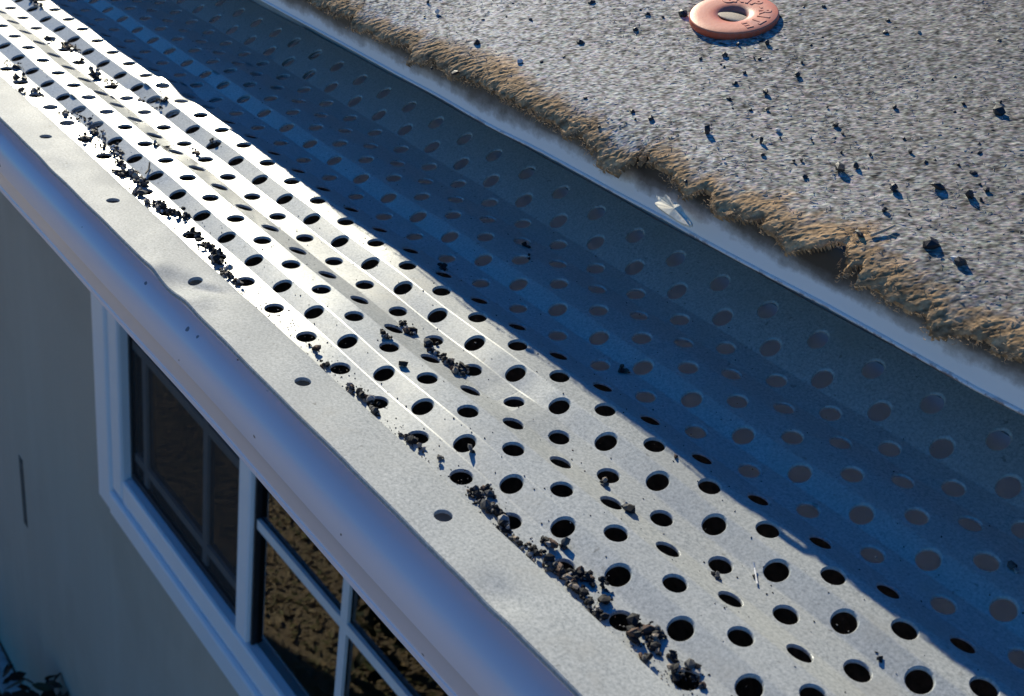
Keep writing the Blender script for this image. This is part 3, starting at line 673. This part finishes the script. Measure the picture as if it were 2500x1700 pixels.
def add_rock(p, size, col, seed):
    r = random.Random(seed); base = len(stuffV)
    t = (1+5**0.5)/2
    v = [(-1, t, 0), (1, t, 0), (-1, -t, 0), (1, -t, 0), (0, -1, t), (0, 1, t), (0, -1, -t), (0, 1, -t), (t, 0, -1), (t, 0, 1), (-t, 0, -1), (-t, 0, 1)]
    f = [(0, 11, 5), (0, 5, 1), (0, 1, 7), (0, 7, 10), (0, 10, 11), (1, 5, 9), (5, 11, 4), (11, 10, 2), (10, 7, 6), (7, 1, 8), (3, 9, 4), (3, 4, 2), (3, 2, 6), (3, 6, 8), (3, 8, 9), (4, 9, 5), (2, 4, 11), (6, 2, 10), (8, 6, 7), (9, 8, 1)]
    rot = Matrix.Rotation(r.uniform(0, 6.28), 3, 'Z') @ Matrix.Rotation(r.uniform(-0.8, 0.8), 3, 'X')
    sx, sy, sz = r.uniform(0.8, 1.4), r.uniform(0.6, 1), r.uniform(0.6, 1)
    for q in v:
        k = r.uniform(0.6, 1.15)/1.9*size*0.5
        u = rot @ Vector((q[0]*k*sx, q[1]*k*sy, q[2]*k*sz)); stuffV.append((p[0]+u.x, p[1]+u.y, p[2]+u.z)); stuffC.append(col)
    for q in f: stuffF.append(tuple(base+i for i in q))
PAL = [(0.02, 0.02, 0.022)]*9+[(0.10, 0.10, 0.10)]*2+[(0.34, 0.28, 0.22), (0.42, 0.40, 0.38), (0.12, 0.07, 0.05)]
cnt = 0
for ci, (X_, y_, sp, n_) in enumerate(CL):
    n_ = int(n_*1.9)+1
    for k in range(n_):
        x = X_+random.gauss(0, sp*1.05); y = y_+random.gauss(0, sp*0.45 if y_ < 8.1 else sp*0.6)
        if y < 7.52: y = 7.52+random.random()*0.06
        if y > 13.6: continue
        size = min(0.17, max(0.03, random.lognormvariate(math.log(0.068), 0.42)))
        lift = 0.0 if k < n_*0.6 else 0.05*random.random()
        p = (x, y, gsurf(x, y)+size*0.28+lift)
        if size > 0.068 and cnt < big_left and -33 < x < -4:
            cnt += 1
            granule(p, size, (0.66, 0.16, 0.12, 0.06), '{1} {0} granule '+guard_place(x, y), 'granules on the gutter guard')
        else:
            add_rock(p, size, random.choice(PAL), ci*100+k)
# stray grit all over the guard, densest along the fold
for k in range(2000):
    x = random.uniform(-33, -3.5)
    y = 7.53+abs(random.gauss(0, 0.22)) if random.random() < 0.5 else random.uniform(7.6, 13.2)
    size = random.uniform(0.010, 0.030); add_rock((x, y, gsurf(x, y)+size*0.2), size, random.choice(PAL+[(0.4, 0.38, 0.34)]*3), 90000+k)
db = mesh_obj('granule_debris', stuffV, stuffF, attr_mat('debris grit', 0.75, 0.4, 1500, 0.3)); tint(db, np.array(stuffC))
tag(db, 'dark grit and fine shingle granules strewn along the guard fold', 'debris', kind='stuff')
# tan lump in the hole of the washer
lump = bpy.data.objects.new('pebble', rock_mesh('pebble', 5, M_tan, 0.6)); link(lump)
lump.location = W(corg+un*0.055, KR); lump.scale = (0.40, 0.38, 0.13)
tag(lump, 'pale tan lump showing in the centre hole of the red washer', 'pebble')
sub = lump.modifiers.new('sub', 'SUBSURF'); sub.levels = 2; sub.render_levels = 2

# brittle leaf fragments and twigs
M_leaf = plain('dry leaf', (0.36, 0.24, 0.14), 0.7, 0.4, 700)
M_dleaf = plain('dark dry leaf', (0.05, 0.04, 0.03), 0.7, 0.4, 700)
def flake(x, y, size, mat, label, name='leaf_fragment', seed=0, spiky=False):
    r = random.Random(seed); n = 10 if spiky else 7; V = [(0, 0, 0.03*size)]
    for k in range(n):
        t = 6.283*k/n; rr = size*(r.uniform(0.65, 1.1) if not spiky else (1.0 if k % 2 else 0.35))
        V.append((rr*math.cos(t), rr*0.7*math.sin(t), size*r.uniform(0.0, 0.5)))
    F = [(0, 1+k, 1+(k+1) % n) for k in range(n)]
    V2 = [(vx, vy, vz-0.012) for vx, vy, vz in V]; F += [tuple(reversed([i+len(V) for i in f])) for f in F[:n]]
    F += [(1+k, 1+k+len(V), 1+(k+1) % n+len(V), 1+(k+1) % n) for k in range(n)]
    z = gsurf(x, y)+0.02
    o = mesh_obj(name, [(x+a, y+b, z+c) for a, b, c in V+V2], F, mat)
    tag(o, label, 'leaf'); return o
flake(-28.65, 9.62, 0.16, M_leaf, 'crumpled tan leaf fragment among grit on the far guard panel', seed=1)
flake(-28.5, 9.75, 0.10, M_dleaf, 'dark curled leaf fragment beside the crumpled tan one', seed=2)
flake(-21.05, 8.92, 0.13, M_dleaf, 'star shaped dark leaf fragment on the sunlit guard', seed=3, spiky=True)
flake(-7.79, 9.16, 0.06, M_leaf, 'small tan leaf fragment between holes on the near sunlit guard', seed=4)
flake(-10.23, 11.3, 0.07, M_dleaf, 'dark leaf scrap lying in the shade of the roof edge', seed=5)
flake(-4.35, 12.08, 0.05, plain('grey scrap', (0.3, 0.3, 0.3), 0.7, 0.3, 500), 'small grey scrap in the shade near the right border of the guard', name='scrap', seed=6)
def twig(pts, rad, mat, label, k=1.0):
    V, F = [], []
    for i, p in enumerate(pts):
        for q in range(5):
            t = 6.283*q/5; V.append((p[0]+rad*math.cos(t)*0.7, p[1]+rad*math.cos(t)*0.7, p[2]+rad*math.sin(t)))
    for i in range(len(pts)-1):
        for q in range(5): e = (q+1) % 5; F.append((i*5+q, i*5+e, i*5+5+e, i*5+5+q))
    F.append((0, 1, 2, 3, 4)); n = (len(pts)-1)*5; F.append((n+4, n+3, n+2, n+1, n))
    return tag(mesh_obj('twig', V, F, mat, k=k), label, 'twig')
z0 = gsurf(-6.15, 9.7)
twig([(-6.25, 9.75, z0+0.07), (-6.2, 9.72, z0+0.04), (-6.13, 9.66, z0+0.03), (-6.0, 9.55, z0+0.02)], 0.012, M_pale, 'thin pale twig standing on the near sunlit guard')
z0 = gsurf(-20.3, 8.2)
twig([(-20.35, 8.28, z0+0.1), (-20.2, 8.2, z0+0.03), (-20.05, 8.08, z0+0.02)], 0.018, M_dleaf, 'short dark twig beside a hole left of the grit heap')
fy, fz, fa, fb = [float(q) for q in felt_base(0.28)]
twig([(-6.86, fy-0.1, fz+0.09), (-6.80, fy+0.05, fz+0.16), (-6.78, fy+0.16, fz+0.2)], 0.02, M_tan, 'pale straw splinter lying on the brown frayed felt border', k=KR)

# ------------------------------------------------------------------ leaf litter, bushes
def leaf_cloud(n, pts, size, cols, flat=0.35):
    V = np.zeros((n, 6, 3)); C = np.zeros((n, 6, 3)); F = []
    for i in range(n):
        c = Vector(pts(i)); s = random.uniform(*size); a = random.uniform(0, 6.283)
        rot = Matrix.Rotation(a, 3, 'Z') @ Matrix.Rotation(random.gauss(0, flat), 3, 'X') @ Matrix.Rotation(random.gauss(0, flat), 3, 'Y')
        for k, q in enumerate(((-1, 0, 0), (-0.3, -0.42, 0.12), (0.45, -0.34, 0.1), (1, 0, 0.02), (0.45, 0.34, 0.12), (-0.3, 0.42, 0.1))):
            V[i, k] = c+rot @ (Vector(q)*s)
        col = random.choice(cols); f = random.uniform(0.6, 1.4); C[i] = [min(1, x*f) for x in col]
        b = i*6; F += [(b, b+1, b+2, b+3), (b, b+3, b+4, b+5)]
    return V.reshape(-1, 3), F, C.reshape(-1, 3)
M_litter = attr_mat('leaf', 0.75, 0.35, 60, 0.4)
lc = [(0.30, 0.22, 0.11), (0.34, 0.27, 0.16), (0.20, 0.14, 0.07), (0.13, 0.085, 0.045), (0.10, 0.11, 0.035), (0.28, 0.20, 0.11), (0.22, 0.20, 0.09), (0.20, 0.19, 0.08), (0.36, 0.29, 0.17)]
v, f, c = leaf_cloud(22000, lambda i: (random.uniform(-270, -85), random.uniform(-110, 35), -153.8+random.random()*0.5), (0.3, 1.1), lc, 0.1)
lo = mesh_obj('leaf_litter', v, f, M_litter); tint(lo, c); tag(lo, kind='stuff'); tag(lo, 'brown and olive fallen leaves covering the yard below the eave', 'leaf litter')
def bush(center, rad, hgt, n, cols, size, label, name='shrub', stems=7):
    root = tag(empty(name), label, 'shrub')
    def pts(i):
        while True:
            p = Vector((random.uniform(-1, 1), random.uniform(-1, 1), random.uniform(0.02, 1)))
            q = Vector((p.x, p.y, (p.z-0.45)*1.7))
            if 0.35 < q.length < 1+0.25*math.sin(5*p.x+3*p.y): break
        return (center[0]+p.x*rad, center[1]+p.y*rad, -154+p.z*hgt)
    v, f, c = leaf_cloud(n, pts, size, cols, 0.9)
    o = mesh_obj('foliage', v, f, M_litter, root); tint(o, c)
    V, F = [], []
    for s in range(stems):
        a = 6.283*s/stems; top = (center[0]+rad*0.6*math.cos(a), center[1]+rad*0.6*math.sin(a), -154+hgt*0.75)
        for (p, r_) in ((center, 0.5), (top, 0.12)):
            zz = -154 if p is center else top[2]
            for q in range(5): V.append((p[0]+r_*math.cos(1.2566*q), p[1]+r_*math.sin(1.2566*q), zz))
        b = s*10; F += [(b+q, b+(q+1) % 5, b+5+(q+1) % 5, b+5+q) for q in range(5)]
    mesh_obj('stem', V, F, M_dleaf, root)
    return root
bush((-133, 34.0), 8.5, 22, 420, [(0.05, 0.035, 0.02), (0.03, 0.035, 0.015), (0.02, 0.018, 0.014), (0.07, 0.05, 0.03)], (0.9, 2.2), 'low dark shrub against the foot of the grey wall, lower left corner')
bush((-124, -30), 24, 62, 1500, [(0.03, 0.045, 0.015), (0.02, 0.03, 0.012), (0.045, 0.06, 0.02)], (1.4, 3.2), 'dark green bush seen only as a reflection in the right window pane')
